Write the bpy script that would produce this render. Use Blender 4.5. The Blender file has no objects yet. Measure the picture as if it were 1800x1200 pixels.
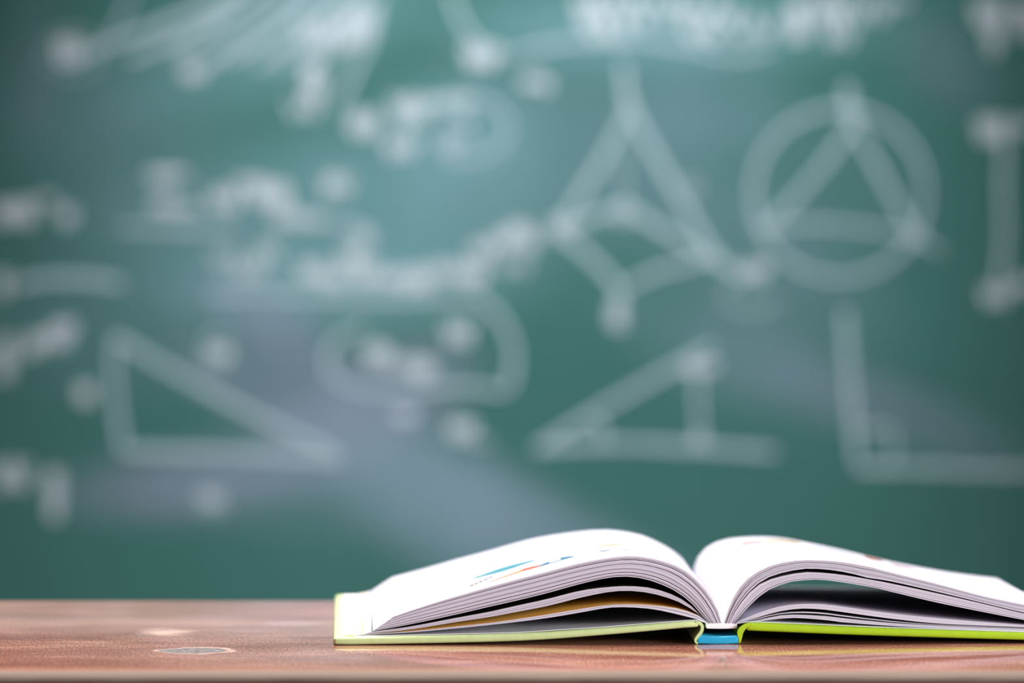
import bpy, bmesh, math, random
from mathutils import Vector, Matrix
random.seed(7)
S = bpy.context.scene
C = S.collection
TZ = 0.75                                     # height of the desk top

# ------------------------------------------------------------------ camera
cam_d = bpy.data.cameras.new('camera')
cam = bpy.data.objects.new('camera', cam_d); C.objects.link(cam)
cam.location = (0, 0, TZ + 0.2475)
cam.rotation_euler = (math.radians(90 - 1.9878), 0, 0)
cam_d.sensor_width = 36; cam_d.lens = 174.6
cam_d.clip_start = 0.05; cam_d.clip_end = 60
cam_d.dof.use_dof = True
cam_d.dof.focus_distance = 2.585
cam_d.dof.aperture_fstop = 4.2
S.camera = cam

# ------------------------------------------------------------------ light
w = bpy.data.worlds.new('world'); S.world = w; w.use_nodes = True
bg = w.node_tree.nodes['Background']
bg.inputs['Color'].default_value = (0.97, 0.97, 1.0, 1); bg.inputs['Strength'].default_value = 0.12

def area(name, loc, target, size, energy, color=(1, 1, 1), size_y=None, spread=180):
    l = bpy.data.lights.new(name, 'AREA'); l.energy = energy; l.color = color
    l.spread = math.radians(spread); l.shape = 'RECTANGLE'; l.size = size; l.size_y = size_y or size
    o = bpy.data.objects.new(name, l); C.objects.link(o); o.location = loc
    o.rotation_euler = (Vector(target) - Vector(loc)).to_track_quat('-Z', 'Y').to_euler()
    return o
area('ceiling_light', (-0.1, 3.02, 2.25), (-0.1, 2.80, 0.75), 0.7, 26, (1, 0.97, 0.95), 0.7, 105)
area('fill_light', (1.75, 1.50, 1.02), (0.05, 2.58, 0.78), 0.9, 5.6, (0.97, 0.97, 1.0), 0.7, 47)  # unseen fill, added to brighten the page edges and gaps
sp = bpy.data.lights.new('board_spot', 'SPOT'); sp.energy = 136; sp.color = (0.95, 1.0, 1.0)
sp.spot_size = math.radians(39); sp.spot_blend = 1.0; sp.shadow_soft_size = 0.08
spo = bpy.data.objects.new('board_spot', sp); C.objects.link(spo); spo.location = (0.10, 3.60, 2.40)
spo.rotation_euler = (Vector((0.02, 4.54, 1.00)) - Vector(spo.location)).to_track_quat('-Z', 'Y').to_euler()

S.view_settings.view_transform = 'Standard'; S.view_settings.look = 'None'
S.view_settings.exposure = 0.0; S.view_settings.gamma = 1.0
S.view_settings.use_curve_mapping = False

# ------------------------------------------------------------------ node helpers
def new_mat(name):
    m = bpy.data.materials.new(name); m.use_nodes = True
    nt = m.node_tree
    return m, nt, nt.nodes['Principled BSDF']
def N(nt, t, **kw):
    n = nt.nodes.new(t)
    for k, v in kw.items(): setattr(n, k, v)
    return n
def setin(n, **kw):
    for k, v in kw.items(): n.inputs[k].default_value = v
def ramp(nt, stops):
    r = N(nt, 'ShaderNodeValToRGB'); e = r.color_ramp.elements
    while len(e) < len(stops): e.new(0.5)
    for el, (p, c) in zip(e, stops):
        el.position = p; el.color = c if len(c) == 4 else (*c, 1)
    return r
def mix(nt, fac, a, b, blend='MIX'):
    n = N(nt, 'ShaderNodeMix', data_type='RGBA', blend_type=blend)
    for sock, val in ((n.inputs[0], fac), (n.inputs[6], a), (n.inputs[7], b)):
        if hasattr(val, 'links'): nt.links.new(val, sock)
        elif isinstance(val, (int, float)): sock.default_value = val
        else: sock.default_value = (*val, 1) if len(val) == 3 else val
    return n.outputs[2]
def noise(nt, vec, scale, detail=4, rough=0.55):
    n = N(nt, 'ShaderNodeTexNoise'); setin(n, Scale=scale, Detail=detail, Roughness=rough)
    if vec is not None: nt.links.new(vec, n.inputs['Vector'])
    return n.outputs['Fac']
def mapping(nt, vec, loc=(0, 0, 0), rot=(0, 0, 0), scale=(1, 1, 1), kind='POINT'):
    m = N(nt, 'ShaderNodeMapping', vector_type=kind)
    m.inputs['Location'].default_value = loc; m.inputs['Rotation'].default_value = rot; m.inputs['Scale'].default_value = scale
    nt.links.new(vec, m.inputs['Vector'])
    return m.outputs['Vector']
def math_(nt, op, a, b=None, clamp=False):
    n = N(nt, 'ShaderNodeMath', operation=op, use_clamp=clamp)
    for s, v in zip(n.inputs, (a, b)):
        if v is None: continue
        if hasattr(v, 'links'): nt.links.new(v, s)
        else: s.default_value = v
    return n.outputs[0]
def simple(name, col, rough=0.6, var=0.06, scale=60, bump=0.0, spec=0.4):
    """one colour with a little procedural mottling"""
    m, nt, b = new_mat(name)
    tc = N(nt, 'ShaderNodeTexCoord').outputs['Object']
    f = noise(nt, tc, scale)
    c = mix(nt, f, tuple(x * (1 - var) for x in col), tuple(min(1, x * (1 + var)) for x in col))
    nt.links.new(c, b.inputs['Base Color'])
    setin(b, Roughness=rough); b.inputs['Specular IOR Level'].default_value = spec
    if bump:
        bp = N(nt, 'ShaderNodeBump'); setin(bp, Strength=bump, Distance=0.0005)
        nt.links.new(f, bp.inputs['Height']); nt.links.new(bp.outputs[0], b.inputs['Normal'])
    return m

# ------------------------------------------------------------------ object helpers
def obj(name, bm, mat, parent=None, smooth=False, sharp=40):
    me = bpy.data.meshes.new(name)
    if smooth:
        for f in bm.faces: f.smooth = True
        for e in bm.edges:
            if len(e.link_faces) == 2 and e.calc_face_angle(0) > math.radians(sharp): e.smooth = False
    bm.to_mesh(me); bm.free()
    o = bpy.data.objects.new(name, me); C.objects.link(o)
    if mat: me.materials.append(mat)
    if parent: o.parent = parent
    return o
def empty(name, loc, label, cat, rz=0):
    o = bpy.data.objects.new(name, None); C.objects.link(o); o.location = loc; o.rotation_euler = (0, 0, rz)
    o.empty_display_size = 0.05
    o['label'] = label; o['category'] = cat
    return o
def box_bm(x0, x1, y0, y1, z0, z1, bevel=0, seg=2):
    bm = bmesh.new()
    bmesh.ops.create_cube(bm, size=1, matrix=Matrix.Translation(((x0+x1)/2, (y0+y1)/2, (z0+z1)/2)) @ Matrix.Diagonal((x1-x0, y1-y0, z1-z0, 1)))
    if bevel: bmesh.ops.bevel(bm, geom=bm.edges[:], offset=bevel, segments=seg, affect='EDGES', profile=0.5)
    return bm
def catmull(pts, n):
    """resample a polyline smoothly to n points of equal arc length"""
    P = [Vector(p) for p in pts]
    if len(P) == 2: return [P[0].lerp(P[1], i / (n - 1)) for i in range(n)]
    Q = [P[0] * 2 - P[1]] + P + [P[-1] * 2 - P[-2]]
    fine = []
    for i in range(1, len(Q) - 2):
        a, b, c, d = Q[i-1:i+3]
        for k in range(10):
            t = k / 10
            fine.append(0.5 * ((2*b) + (c-a)*t + (2*a-5*b+4*c-d)*t*t + (3*b-a-3*c+d)*t*t*t))
    fine.append(P[-1])
    L = [0]
    for a, b in zip(fine, fine[1:]): L.append(L[-1] + (b-a).length)
    out, j = [], 0
    for i in range(n):
        s = L[-1] * i / (n - 1)
        while j < len(L) - 2 and L[j+1] < s: j += 1
        f = (s - L[j]) / max(1e-9, L[j+1] - L[j])
        out.append(fine[j].lerp(fine[j+1], min(1, f)))
    return out

# ------------------------------------------------------------------ the room
m_wall = simple('wall_paint', (0.62, 0.62, 0.58), 0.8, 0.03, 8)
m_floor, nt, b = new_mat('floor_tiles')
tc = N(nt, 'ShaderNodeTexCoord').outputs['Object']
br = N(nt, 'ShaderNodeTexBrick'); br.offset = 0
nt.links.new(tc, br.inputs['Vector'])
setin(br, Scale=1.0); br.inputs['Color1'].default_value = (0.34, 0.31, 0.28, 1); br.inputs['Color2'].default_value = (0.38, 0.35, 0.31, 1)
br.inputs['Mortar'].default_value = (0.15, 0.14, 0.13, 1); br.inputs['Mortar Size'].default_value = 0.004
br.inputs['Brick Width'].default_value = 0.4; br.inputs['Row Height'].default_value = 0.4
nt.links.new(br.outputs['Color'], b.inputs['Base Color']); setin(b, Roughness=0.45)
o = obj('floor', box_bm(-4, 4, -1.5, 4.75, -0.06, 0), m_floor); o['kind'] = 'structure'
o = obj('wall_back', box_bm(-4, 4, 4.6, 4.75, 0, 3.0), m_wall); o['kind'] = 'structure'

# ------------------------------------------------------------------ chalkboard
board = empty('chalkboard', (0, 4.54, TZ), 'green chalkboard on the back wall covered with white chalk geometry sketches', 'chalkboard')
KX, KZ, Z0 = 0.5203e-3, 0.5205e-3, 0.0899     # the drawing sheet: 1800 x 1200 units of about half a millimetre
def sheet(x, y): return ((x - 900) * KX, Z0 - (y - 600) * KZ)

m_board, nt, bb = new_mat('board_green')
tc = N(nt, 'ShaderNodeTexCoord').outputs['Object']
col = mix(nt, noise(nt, tc, 5, 5), (0.062, 0.204, 0.184), (0.086, 0.256, 0.240))
# wiped chalk dust: (x, y, half length, half width, angle, strength, colour)
DUST_T, DUST_L, DUST_B = (0.30, 0.56, 0.64), (0.46, 0.46, 0.68), (0.32, 0.46, 0.58)
SMEARS = [
    (600, 400, 440, 210, 0.1, 0.40, DUST_T), (760, 330, 240, 170, -0.3, 0.16, DUST_T), (1010, 260, 330, 210, 0.0, 0.25, DUST_B),
    (640, 730, 230, 110, 0.5, 0.55, DUST_L), (790, 890, 340, 130, -0.55, 0.62, DUST_B), (330, 850, 250, 75, 0.1, 0.42, DUST_L),
    (930, 920, 420, 80, -0.42, 0.42, DUST_B), (560, 840, 260, 130, 0.0, 0.25, DUST_B), (1300, 620, 260, 110, -0.4, 0.28, DUST_B), (1560, 720, 300, 70, -0.35, 0.22, DUST_L),
    (1330, 450, 300, 130, -0.5, 0.28, DUST_B), (1260, 190, 160, 120, 0.0, 0.22, DUST_B), (480, 60, 340, 130, 0.4, 0.38, DUST_T),
    (1150, 50, 420, 90, 0.0, 0.40, DUST_T), (170, 230, 260, 140, -0.2, 0.18, DUST_B), (600, 500, 360, 90, 0.0, 0.30, DUST_T),
    (300, 380, 260, 80, 0.0, 0.18, DUST_B), (230, 560, 300, 160, 0.0, 0.16, DUST_B), (1460, 340, 180, 180, 0.0, 0.12, DUST_B), (1660, 110, 130, 80, -0.6, 0.12, DUST_L),
    (60, 100, 70, 160, 0.0, 0.10, DUST_L), (500, 600, 190, 80, -0.7, 0.36, DUST_L), (440, 690, 160, 60, -0.5, 0.30, DUST_L), (820, 220, 170, 110, 0.0, 0.3, DUST_T),
]
wob = noise(nt, tc, 9, 4)
for (x, y, a, c, ang, st, dc) in SMEARS:
    X, Z = sheet(x, y)
    v = mapping(nt, tc, (X, 0, Z), (0, -ang, 0), (a * KX * 1.25, 1, c * KZ * 1.25), 'TEXTURE')
    g = N(nt, 'ShaderNodeTexGradient', gradient_type='SPHERICAL'); nt.links.new(v, g.inputs['Vector'])
    f = N(nt, 'ShaderNodeMapRange', interpolation_type='SMOOTHSTEP'); nt.links.new(g.outputs['Fac'], f.inputs['Value'])
    setin(f, **{'From Min': 0.0, 'From Max': 0.8, 'To Min': 0.0, 'To Max': st * 1.15})
    col = mix(nt, math_(nt, 'MULTIPLY', f.outputs[0], math_(nt, 'ADD', math_(nt, 'MULTIPLY', wob, 0.9), 0.45)), col, dc)
nt.links.new(col, bb.inputs['Base Color']); setin(bb, Roughness=0.75); bb.inputs['Specular IOR Level'].default_value = 0.2
obj('board_panel', box_bm(-0.9, 0.9, 0, 0.02, -0.30, 0.86), m_board, board)
m_frame = simple('board_frame_wood', (0.42, 0.27, 0.15), 0.5, 0.15, 25)
for (x0, x1, z0, z1) in ((-0.94, 0.94, 0.86, 0.90), (-0.94, 0.94, -0.34, -0.30), (-0.94, -0.90, -0.30, 0.86), (0.90, 0.94, -0.30, 0.86)):
    obj('frame_rail', box_bm(x0, x1, -0.012, 0.06, z0, z1, 0.004), m_frame, board)

def chalk_mat(name, gap, full):
    m, nt, b = new_mat(name)
    tc = N(nt, 'ShaderNodeTexCoord').outputs['Object']
    r = ramp(nt, [(0.36, gap), (0.52, full)]); nt.links.new(noise(nt, tc, 900, 2), r.inputs[0])
    nt.links.new(r.outputs[0], b.inputs['Base Color']); setin(b, Roughness=0.95); b.inputs['Specular IOR Level'].default_value = 0.1
    return m
m_chalk = chalk_mat('faint_blue_chalk', (0.32, 0.52, 0.56), (0.76, 0.90, 1.0))
m_bold = chalk_mat('white_chalk', (0.52, 0.66, 0.80), (0.86, 0.92, 1.0))

layer = [0]
def chalk(name, strokes, width=12):
    """one drawing: ribbons of chalk standing a fraction of a millimetre proud of the board"""
    layer[0] += 1
    y1 = -0.00025 - 0.000004 * layer[0]
    bm = bmesh.new()
    for st in strokes:
        wd = width * (1.14 if name == 'chalk_letter' else 0.95)
        if isinstance(st, tuple) and isinstance(st[0], (int, float)): wd, st = st
        n = max(8, min(60, int(sum(math.dist(a, b) for a, b in zip(st, st[1:])) / 9)))
        P = catmull([sheet(*p) for p in st], n)
        prev = None
        for i, p in enumerate(P):
            t = (P[min(i+1, n-1)] - P[max(i-1, 0)])
            t = t.normalized() if t.length > 1e-9 else Vector((1, 0))
            nrm = Vector((-t.y, t.x)) * wd * 1.0 * KX / 2 * random.uniform(0.85, 1.1)
            if i in (0, n - 1): nrm *= 0.6
            a, c = p + nrm, p - nrm
            row = [bm.verts.new((a.x, 0.0001, a.y)), bm.verts.new((a.x, y1 - 1e-5 * i, a.y)), bm.verts.new((c.x, y1 - 1e-5 * i, c.y)), bm.verts.new((c.x, 0.0001, c.y))]
            if prev:
                for k in range(3): bm.faces.new((prev[k], prev[k+1], row[k+1], row[k]))
            prev = row
    bmesh.ops.recalc_face_normals(bm, faces=bm.faces[:])
    return obj(name, bm, m_bold if name == 'chalk_letter' else m_chalk, board)
def arc(cx, cy, rx, ry, a0, a1, n=24):
    return [(cx + rx * math.cos(math.radians(a0 + (a1-a0)*i/n)), cy + ry * math.sin(math.radians(a0 + (a1-a0)*i/n))) for i in range(n + 1)]
def corner(*pts):
    """straight lines with firm corners"""
    out = []
    for a, c in zip(pts, pts[1:]):
        for k in range(8): out.append((a[0] + (c[0]-a[0])*k/8, a[1] + (c[1]-a[1])*k/8))
    return out + [pts[-1]]
def squig(x, y, wd, ht, turns=3, slant=0):
    """a small written sign"""
    return [(x - wd/2 + wd * i / (2*turns) + slant * ((-1)**i), y + (ht/2 if i % 2 else -ht/2)) for i in range(2*turns + 1)]
def loop(x, y, rx, ry=None, turns=1.0): return arc(x, y, rx, ry or rx, 0, 360 * turns, 14)

W = 12
# upper left: a hatched solid
chalk('chalk_line', [[(110, 112), (200, 75), (330, 28), (430, -15)]], 15)
chalk('chalk_line', [[(165, 112), (205, 50), (240, -20)]], 7)
chalk('chalk_letter', [squig(122, 92, 36, 44, 2)], 14)
chalk('chalk_curve', [arc(130, 95, 52, 40, 20, 330)], 4)
for (a, c, wd) in (((225, 105), (420, 15), 13), ((300, 100), (470, -20), 12), ((350, 125), (535, -25), 13), ((400, 110), (585, -25), 12), ((450, 120), (620, -20), 12), ((490, 125), (650, -15), 8), ((540, 120), (665, 20), 8)):
    chalk('chalk_hatch', [[a, ((a[0]+c[0])/2 + 6, (a[1]+c[1])/2 + 4), c]], wd)
chalk('chalk_letter', [squig(340, 128, 26, 26, 2)], 16)
chalk('chalk_letter', [squig(552, 145, 22, 64, 2), ], 13)
chalk('chalk_letter', [squig(535, 190, 55, 30, 2)], 8)
chalk('chalk_letter', [squig(570, 60, 90, 60, 4)], 8)
chalk('chalk_letter', [squig(630, 45, 50, 80, 3)], 7)
chalk('chalk_curve', [[(668, -10), (655, 60), (622, 130), (590, 200)]], 10)
chalk('chalk_letter', [squig(640, 215, 36, 40, 2)], 10)
# top middle: curve and a row of text
chalk('chalk_curve', [[(790, -20), (812, 40), (850, 85), (900, 100)]], 10)
chalk('chalk_letter', [squig(845, 98, 52, 40, 2)], 14)
chalk('chalk_line', [[(900, 95), (1000, 75), (1130, 72), (1240, 90)]], 10)
chalk('chalk_letter', [corner((915, 145), (955, 142), (965, 160))], 17)
for (x, y, a, c, wd) in ((1045, 22, 60, 60, 12), (1070, 62, 70, 26, 10), (1115, 20, 60, 60, 9), (1190, 20, 60, 36, 11), (1235, 58, 60, 26, 11), (1260, 25, 70, 40, 9), (1325, 50, 80, 40, 8), (1402, 40, 20, 70, 14), (1462, 18, 60, 36, 13), (1475, 60, 50, 40, 7), (1530, 18, 60, 36, 7), (1575, 5, 40, 20, 6)):
    chalk('chalk_letter', [squig(x, y, a, c, 2)], wd)
chalk('chalk_line', [[(1230, 92), (1300, 100), (1360, 88)]], 8)
# the coil
chalk('chalk_curve', [arc(812, 225, 82, 55, 190, 470)], 9)
chalk('chalk_curve', [arc(770, 225, 55, 38, 150, 400)], 9)
chalk('chalk_letter', [squig(722, 190, 60, 40, 2)], 13)
chalk('chalk_letter', [squig(800, 178, 60, 16, 2)], 12)
chalk('chalk_letter', [squig(705, 258, 50, 30, 2)], 12)
chalk('chalk_letter', [loop(790, 250, 14)], 9)
chalk('chalk_letter', [squig(640, 225, 50, 28, 2)], 8)
# the tall triangle
chalk('chalk_triangle', [[(1094, 110), (1100, 150), (1106, 195)]], 12)
chalk('chalk_triangle', [[(1106, 195), (1060, 280), (1015, 350), (985, 402)]], 13)
chalk('chalk_triangle', [[(1106, 190), (1150, 270), (1205, 365), (1250, 440), (1290, 480)]], 14)
chalk('chalk_letter', [corner((1096, 160), (1108, 200), (1112, 180))], 9)
chalk('chalk_line', [[(985, 405), (1040, 382), (1098, 368), (1150, 395), (1250, 455), (1320, 492)]], 13)
chalk('chalk_line', [[(975, 405), (1030, 445), (1085, 505), (1086, 550)]], 13)
chalk('chalk_line', [[(1090, 510), (1150, 480), (1240, 455)]], 11)
chalk('chalk_line', [[(1095, 250), (1098, 300), (1097, 370)]], 5)
chalk('chalk_letter', [loop(1098, 372, 14)], 8)
chalk('chalk_letter', [corner((1072, 540), (1100, 544), (1072, 560), (1098, 572))], 17)
chalk('chalk_letter', [squig(1330, 475, 36, 30, 2)], 9)
chalk('chalk_curve', [arc(1320, 520, 45, 28, 0, 300)], 5)
chalk('chalk_letter', [loop(1215, 330, 12)], 4)
for (x, y, a, wd) in ((846, 440, 36, 9), (880, 425, 26, 10), (912, 408, 34, 14), (932, 425, 18, 10), (985, 400, 26, 12), (905, 465, 50, 6)):
    chalk('chalk_letter', [squig(x, y, a, 30, 2)], wd)
# triangle in a circle
chalk('chalk_circle', [arc(1475, 340, 151, 148, 0, 360, 48)], 10)
chalk('chalk_triangle', [[(1488, 150), (1492, 190), (1503, 222)]], 20)
chalk('chalk_triangle', [[(1503, 215), (1430, 310), (1345, 402)]], 12)
chalk('chalk_triangle', [[(1497, 215), (1550, 310), (1612, 424)]], 12)
chalk('chalk_triangle', [[(1345, 400), (1430, 393), (1530, 402), (1600, 415), (1655, 442)]], 9)
chalk('chalk_letter', [squig(1342, 398, 22, 16, 2)], 10)
chalk('chalk_letter', [squig(1605, 418, 24, 18, 2)], 12)
# right edge
chalk('chalk_line', [[(1765, 230), (1762, 330), (1764, 420), (1752, 520)]], 12)
chalk('chalk_letter', [squig(1742, 228, 44, 40, 2)], 15)
chalk('chalk_letter', [squig(1798, 222, 30, 24, 2)], 10)
chalk('chalk_letter', [squig(1750, 518, 40, 30, 2)], 14)
chalk('chalk_letter', [squig(1800, 500, 30, 24, 2)], 12)
chalk('chalk_letter', [squig(1738, 25, 50, 44, 2)], 14)
chalk('chalk_letter', [squig(1745, 72, 16, 40, 1)], 13)
chalk('chalk_letter', [squig(1803, 35, 30, 60, 2)], 13)
# right angle, lower right
chalk('chalk_line', [[(1485, 545), (1492, 640), (1500, 740), (1508, 815)]], 13)
chalk('chalk_line', [[(1505, 822), (1600, 822), (1720, 826), (1830, 828)]], 13)
chalk('chalk_square', [corner((1510, 754), (1570, 754), (1570, 815))], 8)
# small triangle below the tall one
chalk('chalk_triangle', [[(945, 788), (1050, 722), (1150, 665), (1255, 607)]], 13)
chalk('chalk_triangle', [[(940, 786), (1080, 780), (1230, 786), (1365, 795)]], 13)
chalk('chalk_line', [[(1225, 655), (1228, 720), (1232, 775)]], 9)
chalk('chalk_letter', [corner((1196, 645), (1230, 640), (1205, 652), (1262, 640))], 15)
chalk('chalk_curve', [arc(1000, 775, 62, 55, -60, 10)], 9)
chalk('chalk_letter', [loop(1231, 775, 9)], 9)
# the flat ellipse with letters
chalk('chalk_curve', [[(640, 575), (600, 590), (576, 625), (588, 665), (640, 685), (700, 690), (800, 680), (890, 688)]], 11)
chalk('chalk_curve', [[(840, 520), (880, 560), (902, 610), (900, 660), (890, 688)]], 12)
for (x, y, a, c, wd) in ((664, 622, 30, 30, 19), (742, 648, 28, 30, 19), (700, 640, 40, 30, 6), (806, 585, 44, 40, 10), (712, 730, 36, 18, 14), (812, 755, 40, 28, 15), (845, 775, 30, 14, 5)):
    chalk('chalk_letter', [squig(x, y, a, c, 2)], wd)
# triangle at left
chalk('chalk_triangle', [[(203, 588), (200, 650), (206, 720), (215, 792)]], 12)
chalk('chalk_triangle', [[(203, 592), (300, 650), (400, 705), (500, 755), (590, 798)]], 15)
chalk('chalk_triangle', [[(212, 792), (330, 795), (470, 800), (600, 808)]], 14)
chalk('chalk_letter', [squig(386, 620, 22, 22, 2)], 19)
chalk('chalk_curve', [arc(382, 615, 24, 28, 0, 320)], 6)
chalk('chalk_letter', [squig(150, 692, 20, 36, 2)], 12)
chalk('chalk_letter', [squig(372, 878, 30, 26, 2)], 8)
chalk('chalk_curve', [arc(372, 880, 26, 22, 0, 300)], 4)
# writing at the left edge
chalk('chalk_line', [[(30, 500), (80, 490), (150, 490), (215, 498)]], 15)
chalk('chalk_letter', [squig(60, 605, 26, 40, 2, 6)], 11)
chalk('chalk_letter', [squig(106, 588, 36, 46, 2, 8)], 13)
chalk('chalk_letter', [squig(8, 630, 26, 80, 2)], 7)
chalk('chalk_letter', [squig(8, 375, 26, 40, 2)], 14)
chalk('chalk_letter', [squig(46, 372, 24, 40, 2)], 14)
chalk('chalk_letter', [squig(85, 350, 30, 20, 2)], 6)
chalk('chalk_letter', [squig(118, 380, 24, 30, 2)], 9)
chalk('chalk_letter', [squig(20, 835, 60, 50, 2)], 10)
chalk('chalk_letter', [squig(95, 870, 16, 90, 2)], 9)
chalk('chalk_letter', [squig(5, 500, 20, 40, 2)], 9)
# first row of writing
chalk('chalk_letter', [corner((258, 310), (330, 306))], 16)
chalk('chalk_letter', [squig(285, 310, 36, 20, 2)], 11)
chalk('chalk_letter', [corner((262, 364), (345, 366))], 15)
chalk('chalk_letter', [squig(288, 358, 24, 18, 2)], 10)
chalk('chalk_line', [[(210, 398), (270, 402), (420, 404)]], 10)
for (x, y, a, c, wd) in ((395, 350, 50, 36, 11), (430, 322, 36, 22, 7), (456, 338, 24, 44, 14), (492, 345, 24, 44, 14), (505, 382, 50, 20, 14), (540, 385, 44, 18, 12), (590, 325, 22, 24, 18), (592, 322, 60, 50, 4)):
    chalk('chalk_letter', [squig(x, y, a, c, 2)], wd)
chalk('chalk_line', [[(510, 385), (570, 390), (650, 405)]], 10)
# second row of writing
for (x, y, a, c, wd) in ((395, 455, 44, 30, 6), (440, 470, 50, 36, 7), (470, 440, 40, 30, 7), (548, 478, 36, 36, 11), (585, 490, 40, 32, 12), (615, 455, 30, 36, 11), (645, 478, 36, 36, 15), (690, 490, 36, 30, 10), (735, 490, 44, 40, 13), (785, 475, 44, 30, 10), (830, 482, 44, 34, 13), (640, 420, 30, 30, 7)):
    chalk('chalk_letter', [squig(x, y, a, c, 2)], wd)
chalk('chalk_line', [[(365, 520), (520, 522), (700, 525), (850, 520)]], 11)
chalk('chalk_line', [[(380, 492), (520, 492), (640, 500)]], 6)

# ------------------------------------------------------------------ desk
Y0, Y1 = 2.436, 2.850                         # front and far edge of the desk top
desk = empty('school_desk', (0, 2.635, 0), 'worn reddish brown varnished wooden school desk with the open book on it', 'desk')
m_wood, nt, b = new_mat('worn_brown_wood')
tc = N(nt, 'ShaderNodeTexCoord').outputs['Object']
warp = noise(nt, mapping(nt, tc, scale=(2, 6, 6)), 3, 3)
g1 = noise(nt, mapping(nt, tc, scale=(4, 60, 60)), 6, 6, 0.65)
g2 = noise(nt, mapping(nt, tc, scale=(150, 30, 30)), 6, 3, 0.6)
g3 = noise(nt, mapping(nt, tc, scale=(3, 9, 9)), 2.5, 4, 0.6)
base = ramp(nt, [(0.30, (0.14, 0.044, 0.030)), (0.50, (0.30, 0.120, 0.082)), (0.68, (0.58, 0.31, 0.235))])
nt.links.new(math_(nt, 'ADD', math_(nt, 'MULTIPLY', g1, 0.6), math_(nt, 'MULTIPLY', g3, 0.4)), base.inputs[0])
spk = ramp(nt, [(0.36, (0.42, 0.38, 0.38)), (0.52, (1, 1, 1)), (0.66, (1.5, 1.45, 1.45))]); nt.links.new(g2, spk.inputs[0])
col = mix(nt, 0.8, base.outputs[0], spk.outputs[0], 'MULTIPLY')
wear = ramp(nt, [(0.60, (0, 0, 0)), (0.74, (1, 1, 1))]); nt.links.new(noise(nt, mapping(nt, tc, scale=(9, 22, 22)), 4, 6, 0.7), wear.inputs[0])
col = mix(nt, math_(nt, 'MULTIPLY', wear.outputs[0], 0.35), col, (0.52, 0.36, 0.30))
def patch(x, y, a, c, color, st, col, soft=(0.0, 0.25), wobble=0.35):
    """a worn spot: noisy-edged ellipse where the varnish is gone"""
    n = N(nt, 'ShaderNodeTexNoise'); setin(n, Scale=70.0, Detail=4.0)
    nt.links.new(tc, n.inputs['Vector'])
    v = mapping(nt, tc, (x, y, 0.0), (0, 0, 0), (a, c, 1), 'TEXTURE')
    va = N(nt, 'ShaderNodeVectorMath', operation='MULTIPLY_ADD'); nt.links.new(n.outputs['Color'], va.inputs[0])
    va.inputs[1].default_value = (wobble, wobble, 0); 
    v2 = N(nt, 'ShaderNodeVectorMath', operation='ADD'); nt.links.new(v, v2.inputs[0]); v2.inputs[1].default_value = (-wobble/2, -wobble/2, 0)
    nt.links.new(v2.outputs[0], va.inputs[2])
    vm = N(nt, 'ShaderNodeVectorMath', operation='MULTIPLY'); nt.links.new(va.outputs[0], vm.inputs[0]); vm.inputs[1].default_value = (1, 1, 0)
    g = N(nt, 'ShaderNodeTexGradient', gradient_type='SPHERICAL'); nt.links.new(vm.outputs[0], g.inputs['Vector'])
    f = N(nt, 'ShaderNodeMapRange'); nt.links.new(g.outputs['Fac'], f.inputs['Value'])
    setin(f, **{'From Min': soft[0], 'From Max': soft[1], 'To Min': 0.0, 'To Max': st})
    return mix(nt, f.outputs[0], col, color), f.outputs[0]
# desk-local y = world y - 2.635
gr = ramp(nt, [(0.35, (0.05, 0.042, 0.042)), (0.62, (0.25, 0.22, 0.22))]); nt.links.new(noise(nt, mapping(nt, tc, scale=(60, 90, 60)), 5, 4), gr.inputs[0]); gray = gr.outputs[0]
col, fa = patch(-0.163, -0.0868, 0.021, 0.020, (0.50, 0.36, 0.31), 0.7, col, (0.0, 0.1), 0.7)
col, fb = patch(-0.164, -0.0868, 0.0185, 0.0165, gray, 0.95, col, (0.0, 0.15), 0.6)
col, fc = patch(-0.186, 0.015, 0.020, 0.028, (0.58, 0.46, 0.40), 0.6, col, (0.0, 0.8), 1.1)
col, fd = patch(-0.12, 0.065, 0.02, 0.02, (0.60, 0.45, 0.45), 0.4, col, (0.0, 0.5), 0.4)
# the far half is paler: a defocus veil painted into the wood colour
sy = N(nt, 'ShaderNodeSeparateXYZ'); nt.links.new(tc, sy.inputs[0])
far_veil = N(nt, 'ShaderNodeMapRange'); nt.links.new(math_(nt, 'ADD', sy.outputs['Y'], math_(nt, 'MULTIPLY', g3, 0.12)), far_veil.inputs['Value'])
setin(far_veil, **{'From Min': 0.03, 'From Max': 0.15, 'To Min': 0.0, 'To Max': 0.42})
col = mix(nt, far_veil.outputs[0], col, (0.66, 0.42, 0.37))
# the front strip is rubbed lighter
sx0 = N(nt, 'ShaderNodeSeparateXYZ'); nt.links.new(tc, sx0.inputs[0])
fs = N(nt, 'ShaderNodeMapRange'); nt.links.new(math_(nt, 'ADD', sx0.outputs['Y'], math_(nt, 'MULTIPLY', g1, 0.012)), fs.inputs['Value'])
setin(fs, **{'From Min': -0.160, 'From Max': -0.178, 'To Min': 0.0, 'To Max': 0.45})
col = mix(nt, fs.outputs[0], col, (0.50, 0.23, 0.16))
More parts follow.
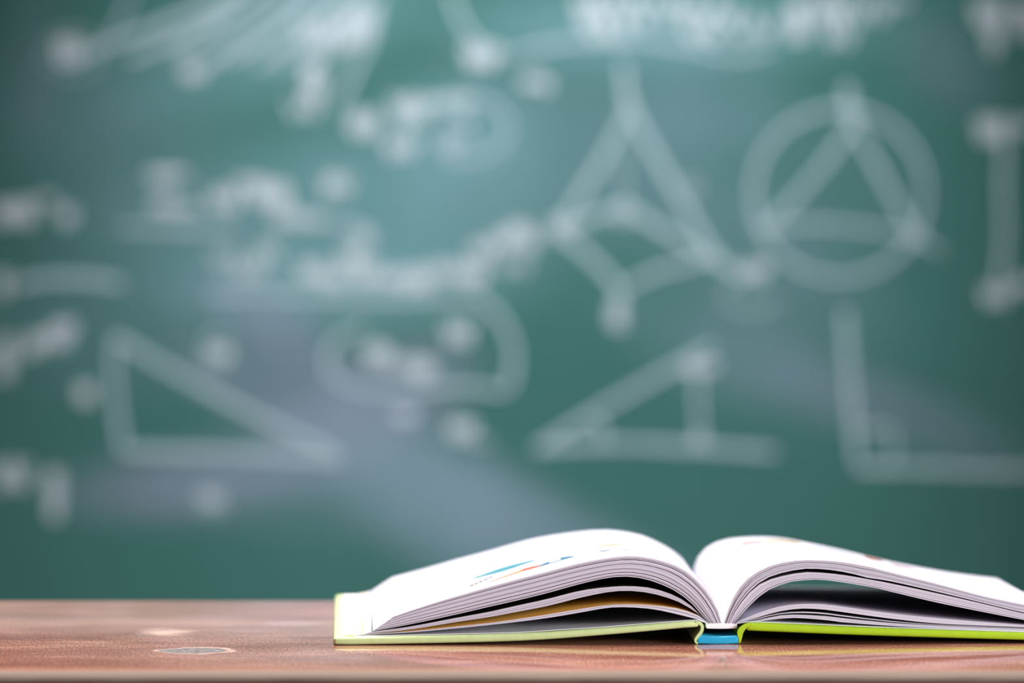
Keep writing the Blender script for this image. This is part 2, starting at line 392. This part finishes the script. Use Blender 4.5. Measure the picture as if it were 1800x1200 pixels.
# bare pale wood along the rubbed front edge
sx = N(nt, 'ShaderNodeSeparateXYZ'); nt.links.new(tc, sx.inputs[0])
ed = N(nt, 'ShaderNodeMapRange'); nt.links.new(math_(nt, 'ADD', sx.outputs['Y'], math_(nt, 'MULTIPLY', g3, 0.006)), ed.inputs['Value'])
setin(ed, **{'From Min': -0.184, 'From Max': -0.189, 'To Min': 0.0, 'To Max': 0.95})
col = mix(nt, ed.outputs[0], col, (0.21, 0.165, 0.135))
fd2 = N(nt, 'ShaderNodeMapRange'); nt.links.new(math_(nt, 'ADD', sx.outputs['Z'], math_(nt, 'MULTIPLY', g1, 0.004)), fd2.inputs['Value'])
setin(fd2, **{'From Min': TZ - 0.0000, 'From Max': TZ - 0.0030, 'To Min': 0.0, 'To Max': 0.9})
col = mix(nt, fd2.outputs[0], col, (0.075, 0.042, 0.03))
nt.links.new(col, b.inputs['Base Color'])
setin(b, Roughness=0.24); b.inputs['Specular IOR Level'].default_value = 0.45
rr = ramp(nt, [(0.3, (0.05,)*3), (0.7, (0.13,)*3)]); nt.links.new(g3, rr.inputs[0])
nt.links.new(math_(nt, 'ADD', rr.outputs[0], math_(nt, 'MULTIPLY', math_(nt, 'MAXIMUM', fa, fc), 0.4)), b.inputs['Roughness'])
rl = nt.links; rsrc = b.inputs['Roughness'].links[0].from_socket
rl.new(math_(nt, 'MAXIMUM', rsrc, math_(nt, 'MULTIPLY', ed.outputs[0], 0.75)), b.inputs['Roughness'])
rl.new(math_(nt, 'SUBTRACT', 0.34, math_(nt, 'MULTIPLY', ed.outputs[0], 0.34)), b.inputs['Specular IOR Level'])
bp = N(nt, 'ShaderNodeBump'); setin(bp, Strength=0.10, Distance=0.0004)
nt.links.new(math_(nt, 'SUBTRACT', g2, math_(nt, 'MULTIPLY', fb, 2.0)), bp.inputs['Height']); nt.links.new(bp.outputs[0], b.inputs['Normal'])

def desk_part(name, bm, mat=m_wood): return obj(name, bm, mat, desk, True, 35)
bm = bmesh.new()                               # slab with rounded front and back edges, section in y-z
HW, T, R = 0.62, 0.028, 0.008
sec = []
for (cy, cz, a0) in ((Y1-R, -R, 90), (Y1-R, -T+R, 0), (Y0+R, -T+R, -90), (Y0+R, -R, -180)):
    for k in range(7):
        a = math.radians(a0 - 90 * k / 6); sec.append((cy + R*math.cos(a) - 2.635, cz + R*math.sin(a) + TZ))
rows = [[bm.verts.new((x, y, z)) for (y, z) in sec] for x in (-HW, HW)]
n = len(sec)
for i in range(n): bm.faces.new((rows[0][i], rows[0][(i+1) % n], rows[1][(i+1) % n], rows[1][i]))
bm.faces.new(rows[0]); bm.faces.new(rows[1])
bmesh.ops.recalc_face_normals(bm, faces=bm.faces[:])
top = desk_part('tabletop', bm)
m_dark = simple('desk_frame_wood', (0.20, 0.085, 0.05), 0.45, 0.2, 30)
for x in (-0.55, 0.55):
    for y in (-0.165, 0.165): desk_part('leg', box_bm(x-0.025, x+0.025, y-0.025, y+0.025, 0, TZ-T, 0.003), m_dark)
for y in (-0.165, 0.165): desk_part('apron', box_bm(-0.525, 0.525, y-0.01, y+0.01, TZ-T-0.09, TZ-T, 0.002), m_dark)
for x in (-0.55, 0.55): desk_part('apron', box_bm(x-0.01, x+0.01, -0.14, 0.14, TZ-T-0.09, TZ-T, 0.002), m_dark)

# ------------------------------------------------------------------ the open book (local units: millimetres / 1000; u across, v away, z up)
book = empty('open_book', (0.10736, 2.58216, TZ), 'open hardcover book with lime green cover, blue spine and fanned white pages on the desk', 'book', math.radians(1.6983))
D = 0.2565
m_page = simple('page_paper', (0.60, 0.575, 0.665), 0.7, 0.02, 40, 0, 0.2)
m_gold = simple('page_printed_ochre', (0.95, 0.72, 0.27), 0.55, 0.06, 40, 0, 0.3)
m_olive = simple('page_dark_olive', (0.055, 0.050, 0.028), 0.5, 0.1, 40, 0, 0.3)  # dark olive page faces at the gaps between bundles
m_slate = simple('page_slate', (0.30, 0.30, 0.34), 0.5, 0.1, 40, 0, 0.3)  # slate underside of the last leaf on each side
m_pale = simple('cover_cloth_pale_green', (0.58, 0.70, 0.33), 0.45, 0.12, 220, 0.15)
m_lime = simple('cover_cloth_lime', (0.38, 0.58, 0.020), 0.38, 0.12, 180, 0.15)
m_blue = simple('spine_blue', (0.025, 0.40, 0.66), 0.35, 0.15, 160, 0.1)
m_white = simple('endpaper_white', (0.88, 0.87, 0.88), 0.6, 0.02, 40)

LA = [(2.28, 10.72), (0.19, 17.57), (-3.39, 24.13), (-9.34, 31.88), (-18.27, 39.33), (-30.16, 43.82), (-42.04, 45.93), (-53.92, 45.51), (-71.72, 42.43), (-89.53, 37.87), (-107.32, 33.31), (-128.67, 27.42), (-148.83, 21.53), (-168.98, 14.75)]
LB = [(-4.26, 10.74), (-6.94, 13.42), (-12.3, 19.99), (-21.23, 27.15), (-33.12, 32.53), (-45.0, 35.09), (-56.88, 34.67), (-71.72, 31.44), (-89.52, 26.58), (-107.32, 22.31), (-119.19, 19.67), (-136.98, 15.56), (-160.69, 10.57), (-179.95, 7.06)]
LC = [(-4.41, 10.74), (-7.54, 13.43), (-12.9, 19.09), (-21.22, 24.62), (-33.11, 28.81), (-45.0, 30.18), (-56.88, 29.77), (-71.72, 27.87), (-89.52, 23.46), (-107.32, 19.64), (-119.19, 17.0), (-136.98, 13.77), (-160.69, 9.38), (-180.54, 6.76)]
LD = [(-4.71, 10.74), (-6.94, 13.13), (-12.3, 17.31), (-21.22, 22.39), (-33.11, 26.14), (-45.0, 27.8), (-56.87, 27.24), (-71.72, 24.3), (-89.52, 19.89), (-107.32, 16.52), (-119.19, 14.32), (-136.98, 11.69), (-160.69, 7.9), (-184.39, 5.6)]
LE = [(-4.86, 10.74), (-6.94, 12.98), (-12.3, 15.82), (-21.22, 18.52), (-33.11, 20.04), (-44.99, 20.67), (-56.87, 20.4), (-71.71, 18.36), (-89.52, 15.43), (-107.32, 12.8), (-119.19, 11.2), (-136.98, 9.32), (-160.69, 6.95), (-185.9, 5.35)]
LF = [(-5.15, 10.74), (-7.53, 11.94), (-12.29, 13.29), (-21.21, 15.55), (-33.1, 18.11), (-44.99, 19.18), (-56.87, 19.06), (-71.71, 16.57), (-89.52, 13.65), (-107.32, 11.46), (-119.19, 10.16), (-136.98, 8.42), (-160.69, 6.4), (-188.83, 4.9)]
RA = [(3.17, 10.72), (4.65, 15.18), (8.5, 24.69), (14.44, 33.01), (23.35, 38.94), (32.27, 42.04), (44.17, 43.65), (62.02, 43.01), (79.9, 39.99), (88.84, 37.59), (114.18, 31.27), (138.95, 24.66), (160.45, 20.13), (178.97, 16.5)]
RB = [(6.15, 10.71), (8.52, 16.36), (13.26, 23.49), (20.39, 30.91), (29.31, 35.8), (44.18, 39.01), (56.08, 38.8), (67.99, 37.04), (79.91, 34.04), (88.85, 32.83), (114.2, 27.1), (138.96, 21.08), (160.46, 15.96), (180.18, 12.33)]
RC = [(6.29, 10.71), (8.81, 16.06), (13.56, 23.04), (20.39, 30.02), (29.31, 34.16), (44.18, 37.1), (56.08, 36.78), (68.0, 35.41), (79.91, 33.29), (88.85, 31.63), (114.2, 26.21), (138.97, 20.48), (160.47, 15.36), (180.48, 11.73)]
RD = [(8.53, 10.7), (10.31, 12.78), (14.46, 17.53), (20.4, 23.47), (26.34, 27.92), (35.26, 31.62), (44.19, 33.08), (56.09, 33.2), (79.92, 29.57), (88.86, 27.47), (114.21, 21.44), (138.98, 16.31), (160.48, 12.08), (181.99, 8.15)]
RE = [(8.82, 10.55), (11.5, 11.9), (20.42, 15.73), (32.31, 19.42), (44.21, 20.73), (56.12, 20.4), (65.06, 19.19), (88.89, 15.85), (114.24, 13.1), (139.0, 10.95), (160.49, 9.4), (183.18, 7.69)]
RF = [(9.12, 10.45), (11.8, 11.4), (20.42, 13.65), (32.32, 16.89), (44.22, 18.35), (56.13, 17.72), (65.06, 16.51), (88.9, 13.17), (114.25, 10.42), (139.0, 9.16), (160.49, 8.2), (183.79, 6.65)]
RF2 = [(9.2, 10.42), (11.9, 11.3), (20.42, 13.2), (32.32, 15.8), (44.22, 16.6), (56.13, 15.9), (65.06, 14.7), (88.9, 11.8), (114.25, 9.75), (139.0, 8.65), (160.49, 7.7), (184.0, 6.3)]
RG = [(9.42, 10.4), (12.69, 11.05), (20.42, 12.2), (32.32, 14.66), (41.25, 15.08), (56.13, 14.3), (65.07, 13.23), (88.91, 10.78), (114.25, 9.22), (139.01, 8.11), (160.5, 7.31), (184.98, 5.75)]
RH = [(9.72, 10.35), (13.29, 10.9), (20.42, 11.6), (32.32, 13.02), (41.25, 13.44), (56.14, 12.36), (65.07, 11.15), (88.91, 9.29), (114.25, 7.88), (139.01, 6.9), (160.5, 6.1), (186.18, 5.1)]
FLA = [(2.3, 6.0), (1.8, 14), (-0.25, 22.06), (-8.73, 29.5), (-21.77, 36.3), (-31.54, 39.2), (-41.32, 40.6), (-47.83, 40.9), (-60.85, 40.13), (-80.38, 37.4), (-93.39, 34.66), (-112.9, 29.17), (-132.41, 24.0), (-151.92, 18.51), (-168.17, 14.31)]
FRA = [(3.2, 6.0), (3.6, 13), (5.0, 22.06), (9.5, 29.0), (15.5, 33.2), (24.86, 35.9), (40.17, 36.9), (53.22, 36.29), (66.28, 33.98), (89.14, 29.16), (115.29, 22.77), (143.09, 17.48), (159.45, 15.0), (178, 12.8)]
NT = 30
def rs(c): return catmull([(x/1000, z/1000) for x, z in c], NT)
near = {k: rs(v) for k, v in dict(LA=LA, LB=LB, LC=LC, LD=LD, LE=LE, LF=LF, RA=RA, RB=RB, RC=RC, RD=RD, RE=RE, RF=RF, RF2=RF2, RG=RG, RH=RH).items()}
fartop = {'L': rs(FLA), 'R': rs(FRA)}
far = {}
for k, c in near.items():
    t = near[k[0] + 'A']; ft = fartop[k[0]]; out = []
    for i, p in enumerate(c):
        r = max(0.0, min(1.0, p.y / t[i].y)); d = ft[i] - t[i]
        out.append(Vector((p.x + d.x * r, p.y + d.y * r)))
    far[k] = out
for k, gap in (('RE', 2.6), ('RF', 1.6), ('RF2', 1.3), ('RG', 1.1), ('RH', 0.4)):      # the last right-hand leaves lie flat at the head of the book
    far[k] = [Vector((p.x, (6.4 - 1.9 * max(0, min(1, p.x / 0.19)) + gap) / 1000 if i > 1 else p.y - 0.0043 * (1 - i * 0.1))) for i, p in enumerate(near[k])]
V0, V1, NV = 0.003, D - 0.003, 9
def surf(nc, fc, i, s): 
    p = nc[i].lerp(fc[i], s); return Vector((p.x, V0 + (V1 - V0) * s, p.y))
def lerpc(a, b, f): return [p.lerp(q, f) for p, q in zip(a, b)]
def leaf(tn, tf, bn, bf, mats, dv=0.0):
    bm = bmesh.new()
    ss = [j / (NV - 1) for j in range(NV)]
    top = [[bm.verts.new(surf(tn, tf, i, s) + Vector((0, dv, 0))) for s in ss] for i in range(NT)]
    bot = [[bm.verts.new(surf(bn, bf, i, s) + Vector((0, dv, 0))) for s in ss] for i in range(NT)]
    for i in range(NT - 1):
        for j in range(NV - 1):
            f = bm.faces.new((top[i][j], top[i+1][j], top[i+1][j+1], top[i][j+1])); f.material_index = 1
            f = bm.faces.new((bot[i][j], bot[i][j+1], bot[i+1][j+1], bot[i+1][j])); f.material_index = 2
        bm.faces.new((top[i][0], bot[i][0], bot[i+1][0], top[i+1][0]))
        bm.faces.new((top[i][-1], top[i+1][-1], bot[i+1][-1], bot[i][-1]))
    for i in (0, NT - 1):
        for j in range(NV - 1): bm.faces.new((top[i][j], top[i][j+1], bot[i][j+1], bot[i][j]))
    bmesh.ops.recalc_face_normals(bm, faces=bm.faces[:])
    o = obj('page', bm, mats[0], book, True, 50)
    o.data.materials.append(mats[1]); o.data.materials.append(mats[2])
    return o
def bundle(a, c, n, first=None, last=None, gaps=()):
    cuts = [0.0]
    for k in range(n): cuts.append(cuts[-1] + random.uniform(0.5, 1.6))
    cuts = [c / cuts[-1] for c in cuts]
    for k in range(n):
        fill = random.uniform(0.74, 0.95)
        if k in gaps: fill = 0.46
        f0 = cuts[k]; f1 = f0 + (cuts[k+1] - f0) * fill
        if k == n - 1: f1 = 1.0
        leaf(lerpc(near[a], near[c], f0), lerpc(far[a], far[c], f0), lerpc(near[a], near[c], f1), lerpc(far[a], far[c], f1),
             (m_page, first if first and k == 0 else m_page, last if last and k == n - 1 else m_page), random.uniform(-0.0003, 0.0003) if k else 0)
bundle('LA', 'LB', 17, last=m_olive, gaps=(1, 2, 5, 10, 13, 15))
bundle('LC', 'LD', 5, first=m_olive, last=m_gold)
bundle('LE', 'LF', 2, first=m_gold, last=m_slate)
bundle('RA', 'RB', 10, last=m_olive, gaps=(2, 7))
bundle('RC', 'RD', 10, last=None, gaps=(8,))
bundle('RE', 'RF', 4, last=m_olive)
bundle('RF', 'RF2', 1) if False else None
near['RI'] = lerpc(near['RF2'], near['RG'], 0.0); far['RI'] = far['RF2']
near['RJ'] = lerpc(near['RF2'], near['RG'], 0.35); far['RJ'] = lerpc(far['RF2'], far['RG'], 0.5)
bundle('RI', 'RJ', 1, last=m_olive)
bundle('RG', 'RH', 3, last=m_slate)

def plate(name, tn, tf, bn, bf, v0, v1, mat, bevel, nu=24, nv=8, seg=3):
    """a bent board: top and bottom section at the near end and at the far end (mm)"""
    f = lambda c: catmull([(x/1000, z/1000) for x, z in c], nu)
    tn, tf, bn, bf = f(tn), f(tf), f(bn), f(bf)
    bm = bmesh.new()
    def g(a, c): return [[bm.verts.new(Vector((a[i].lerp(c[i], j/(nv-1)).x, v0 + (v1-v0)*j/(nv-1), a[i].lerp(c[i], j/(nv-1)).y))) for j in range(nv)] for i in range(nu)]
    top, bot = g(tn, tf), g(bn, bf)
    for i in range(nu - 1):
        for j in range(nv - 1):
            bm.faces.new((top[i][j], top[i+1][j], top[i+1][j+1], top[i][j+1])); bm.faces.new((bot[i][j], bot[i][j+1], bot[i+1][j+1], bot[i+1][j]))
        bm.faces.new((top[i][0], bot[i][0], bot[i+1][0], top[i+1][0])); bm.faces.new((top[i][-1], top[i+1][-1], bot[i+1][-1], bot[i][-1]))
    for i in (0, nu - 1):
        for j in range(nv - 1): bm.faces.new((top[i][j], top[i][j+1], bot[i][j+1], bot[i][j]))
    bmesh.ops.recalc_face_normals(bm, faces=bm.faces[:])
    if bevel:
        ed = [e for e in bm.edges if e.calc_face_angle(0) > math.radians(39)]
        bmesh.ops.bevel(bm, geom=ed, offset=bevel/1000, segments=seg, affect='EDGES', profile=0.5, clamp_overlap=True)
    return obj(name, bm, mat, book, True, 60)

# covers
LCT = [(-200.4, 4.2), (-187, 4.4), (-107.4, 5.95), (-60, 8.8), (-18.4, 12.0), (-9.6, 12.3)]
LCB = [(-200.2, 0.15), (-187, 0.25), (-107.4, 1.8), (-60, 4.9), (-18.4, 8.5), (-9.6, 9.1)]
LFT = [(-200.6, 4.2), (-187, 4.3), (-107.4, 4.6), (-60, 5.4), (-18.4, 7.2), (-9.6, 7.4)]
LFB = [(-200.4, 0.15), (-187, 0.2), (-107.4, 0.6), (-60, 1.4), (-18.4, 3.2), (-9.6, 3.6)]
c = plate('cover', LCT, LFT, LCB, LFB, 0, D, m_pale, 1.7); c['label'] = 'pale yellow green cover board'
RCT = [(14.5, 11.35), (20, 11.4), (80, 8.55), (160, 5.75), (204, 4.4)]
RCB = [(14.5, 7.1), (20, 6.8), (80, 4.25), (160, 1.65), (204, 0.2)]
RFT = [(14.5, 6.3), (20, 6.3), (80, 5.2), (160, 4.5), (204, 4.2)]
RFB = [(14.5, 2.3), (20, 2.3), (80, 1.2), (160, 0.5), (204, 0.2)]
c = plate('cover', RCT, RFT, RCB, RFB, 0, D, m_lime, 1.7); c['label'] = 'bright lime green cover board'
# white endpapers pasted inside
def lift(c, dz, x0, x1):
    out = []
    for k in range(9):
        x = x0 + (x1 - x0) * k / 8
        for (a, za), (b_, zb) in zip(c, c[1:]):
            if min(a, b_) - 1e-6 <= x <= max(a, b_) + 1e-6:
                out.append((x, za + (zb - za) * (x - a) / (b_ - a) + dz)); break
    return out
JL = ([(-11.5, 12.75), (-8.6, 12.3), (-5.4, 10.95)], [(-11.5, 7.75), (-8.6, 7.5), (-5.4, 6.4)])
JR = ([(10.0, 10.75), (12.2, 11.1), (14.6, 11.6)], [(10.0, 6.3), (12.2, 6.4), (14.6, 6.6)])
dn = lambda c: [(x, z - 0.3) for x, z in c]
lp, lf = lift(LCT, 0.35, -196, -15) + JL[0], lift(LFT, 0.35, -196, -15) + JL[1]
plate('endpaper', lp, lf, dn(lp), dn(lf), 0.0022, D-0.004, m_white, 0, 40)
rp, rf_ = JR[0] + lift(RCT, 0.35, 18, 200), JR[1] + lift(RFT, 0.35, 18, 200)
plate('endpaper', rp, rf_, dn(rp), dn(rf_), 0.0022, D-0.004, m_white, 0, 40)
# spine, its lining and the hinges
c = plate('spine', [(-10.9, 3.9), (-9.5, 4.45), (-4, 4.15), (1, 4.05), (6, 4.25), (9.8, 4.6), (10.9, 4.2)], [(-10.9, 3.9), (-4, 4.15), (10.9, 4.2)],
          [(-11.0, 0.3), (0, 0.05), (11.0, 0.3)], [(-11.0, 0.3), (0, 0.05), (11.0, 0.3)], 0.0002, D, m_blue, 0.9)
c['label'] = 'bright blue spine strip'
plate('spine_lining', [(-6.4, 10.7), (2, 10.9), (10.2, 10.5)], [(-6.4, 6.2), (2, 6.4), (10.2, 6.0)], [(-5.9, 7.9), (2, 7.75), (10.4, 7.9)], [(-5.9, 4.9), (2, 4.8), (10.4, 4.9)], 0.0028, D-0.003, m_white, 0.6)
def strip(name, path, th, mat, squash=0.6, v0=0.0, v1=D, n=18, nv=5):
    P = catmull([(x/1000, z/1000) for x, z in path], n); T = th if isinstance(th, (list, tuple)) else [th] * 2
    L, Rr = [], []
    for i, p in enumerate(P):
        t = (P[min(i+1, n-1)] - P[max(i-1, 0)]).normalized(); nr = Vector((-t.y, t.x))
        f = i / (n-1) * (len(T) - 1); k = min(int(f), len(T) - 2); w_ = (T[k] + (T[k+1] - T[k]) * (f - k)) / 2000
        L.append(p + nr * w_); Rr.append(p - nr * w_)
    bm = bmesh.new()
    def z(pt, s): return max(0.0001, pt.y * (1 - s * (1 - squash) * min(1, pt.y / 0.010)))
    A = [[bm.verts.new((q.x, v0 + (v1-v0)*j/(nv-1), z(q, j/(nv-1)))) for q in L + Rr[::-1]] for j in range(nv)]
    m = 2 * n
    for j in range(nv - 1):
        for i in range(m): bm.faces.new((A[j][i], A[j][(i+1) % m], A[j+1][(i+1) % m], A[j+1][i]))
    for j in (0, nv-1):
        for i in range(n - 1): bm.faces.new((A[j][i], A[j][i+1], A[j][m-2-i], A[j][m-1-i]))
    bmesh.ops.recalc_face_normals(bm, faces=bm.faces[:])
    return obj(name, bm, mat, book, True, 50)
strip('hinge', [(-11.5, 11.4), (-9.4, 11.0), (-8.1, 9.3), (-8.6, 6.6), (-10.6, 4.0), (-11.7, 2.2), (-11.4, 0.9), (-10.4, 0.5)], [1.4, 1.7, 1.6, 1.7, 1.6, 1.3, 0.8], m_pale)
strip('hinge', [(17.8, 10.4), (15.2, 10.0), (12.9, 8.2), (11.7, 6.2), (11.6, 4.2), (11.6, 2.2), (11.1, 0.6)], [1.2, 1.9, 2.5, 3.2, 2.8, 1.6, 0.7], m_lime)
# folded cloth at the near outer corner of the pale cover
bm = bmesh.new()
pts = [(-199, 0.4, 3.4), (-187.5, 2.0, 4.45), (-186, 5.0, 4.5), (-199.5, 6.0, 4.3)]
vs = [bm.verts.new((x/1000, v/1000, z/1000)) for x, v, z in pts]; tp = bm.verts.new((-0.1915, 0.0021, 0.0056)); tq = bm.verts.new((-0.191, 0.0045, 0.0054))
for f in ((vs[0], vs[1], tp), (vs[1], vs[2], tq, tp), (vs[2], vs[3], tq), (vs[3], vs[0], tp, tq), (vs[3], vs[2], vs[1], vs[0])): bm.faces.new(f)
bmesh.ops.recalc_face_normals(bm, faces=bm.faces[:])
obj('corner_fold', bm, m_pale, book)

# printed pictures on the two open pages: polygons in page coordinates (mm across from the fold, mm deep from the near edge)
def page_z(side, u, s):
    c = lerpc(near[side + 'A'], fartop[side], s)
    for a, b_ in zip(c[3:], c[4:]):
        if min(a.x, b_.x) <= u <= max(a.x, b_.x): return a.y + (b_.y - a.y) * (u - a.x) / (b_.x - a.x)
    return c[-1].y
def printed(poly, mat, side='L'):
    """poly: closed outline as two chains [(u, v)...] front and back, equal length"""
    fr, bk = poly; n = 12
    f = catmull([(x/1000, y/1000) for x, y in fr], n); k = catmull([(x/1000, y/1000) for x, y in bk], n)
    bm = bmesh.new(); prev = None
    for a, c in zip(f, k):
        row = []
        for t in (0, 0.5, 1):
            q = a.lerp(c, t); s = (q.y - V0) / (V1 - V0); row.append(bm.verts.new((q.x, q.y, page_z(side, q.x, s) + 0.00015)))
        if prev:
            for i in range(2): bm.faces.new((prev[i], prev[i+1], row[i+1], row[i]))
        prev = row
    bmesh.ops.recalc_face_normals(bm, faces=bm.faces[:])
    return obj('printed_picture', bm, mat, book, True)
def ink(name, col): return simple(name, tuple(c * 0.7 for c in col), 0.5, 0.05, 90)
teal, orange, red, blue = ink('ink_teal', (0.05, 0.30, 0.36)), ink('ink_orange', (0.62, 0.30, 0.09)), ink('ink_red', (0.55, 0.12, 0.06)), ink('ink_blue', (0.02, 0.17, 0.30))
grey, peach, slate, haze = ink('ink_grey', (0.10, 0.10, 0.09)), ink('ink_peach', (0.56, 0.40, 0.24)), ink('ink_slate', (0.22, 0.27, 0.38)), ink('ink_pale_blue', (0.48, 0.53, 0.62))
rose = ink('ink_rose', (0.50, 0.30, 0.28))
printed(([(-126, 84), (-109, 80), (-92, 94)], [(-126, 92), (-109, 108), (-92, 104)]), teal)
for (a, c) in ((-128.5, -126.5), (-126, -124), (-123.4, -121.5), (-121, -118.5), (-118, -115.7)):
    v = lambda u: 38 + (u + 128.5) * 1.75
    printed(([(a, v(a)), (c, v(c))], [(a, v(a) + 7), (c, v(c) + 7)]), grey)
printed(([(-119, 31), (-109.6, 38), (-100.2, 44)], [(-119, 34), (-109.6, 45), (-100.2, 58)]), orange)
printed(([(-100.2, 44), (-95, 45), (-90.7, 47)], [(-100.2, 60), (-95, 60), (-90.7, 57)]), red)
printed(([(-90.7, 46), (-88, 47), (-86, 49)], [(-90.7, 56), (-88, 61), (-86, 65)]), blue)
printed(([(-86, 49), (-83, 50), (-79.5, 53)], [(-86, 54), (-83, 56), (-79.5, 59)]), blue)
printed(([(-86, 62), (-83, 67), (-79.5, 68)], [(-86, 66), (-83, 71), (-79.5, 72)]), blue)
printed(([(-79.5, 52.5), (-76, 54), (-71, 57)], [(-79.5, 72.5), (-76, 70), (-71, 58)]), blue)
printed(([(-62, 97), (-50, 99), (-36, 106)], [(-60, 108), (-48, 124), (-38, 114)]), peach)
printed(([(-58.7, 57), (-53, 58)], [(-58.7, 70), (-53, 70)]), slate)
printed(([(-52, 60), (-47.5, 62)], [(-52, 68), (-47.5, 68)]), haze)
printed(([(-47, 56), (-42.5, 55)], [(-47, 65), (-42.5, 64)]), slate)
printed(([(40, 182), (51, 185), (60, 187)], [(41, 222), (51, 228), (62, 230)]), peach, 'R')
printed(([(26, 184), (33, 184), (39, 182)], [(28, 216), (34, 222), (40, 220)]), rose, 'R')
printed(([(98, 190), (103, 195), (108, 205)], [(99, 236), (103, 240), (109, 236)]), red, 'R')
printed(([(110, 150), (117, 170), (124, 180)], [(110, 200), (117, 212), (124, 205)]), rose, 'R')
printed(([(64, 150), (76, 155), (90, 160)], [(64, 190), (76, 200), (90, 200)]), haze, 'R')
for k in range(4):
    printed(([(62 + k, 100 + 12 * k), (84 + k, 104 + 12 * k)], [(62 + k, 103 + 12 * k), (84 + k, 107 + 12 * k)]), haze, 'R')
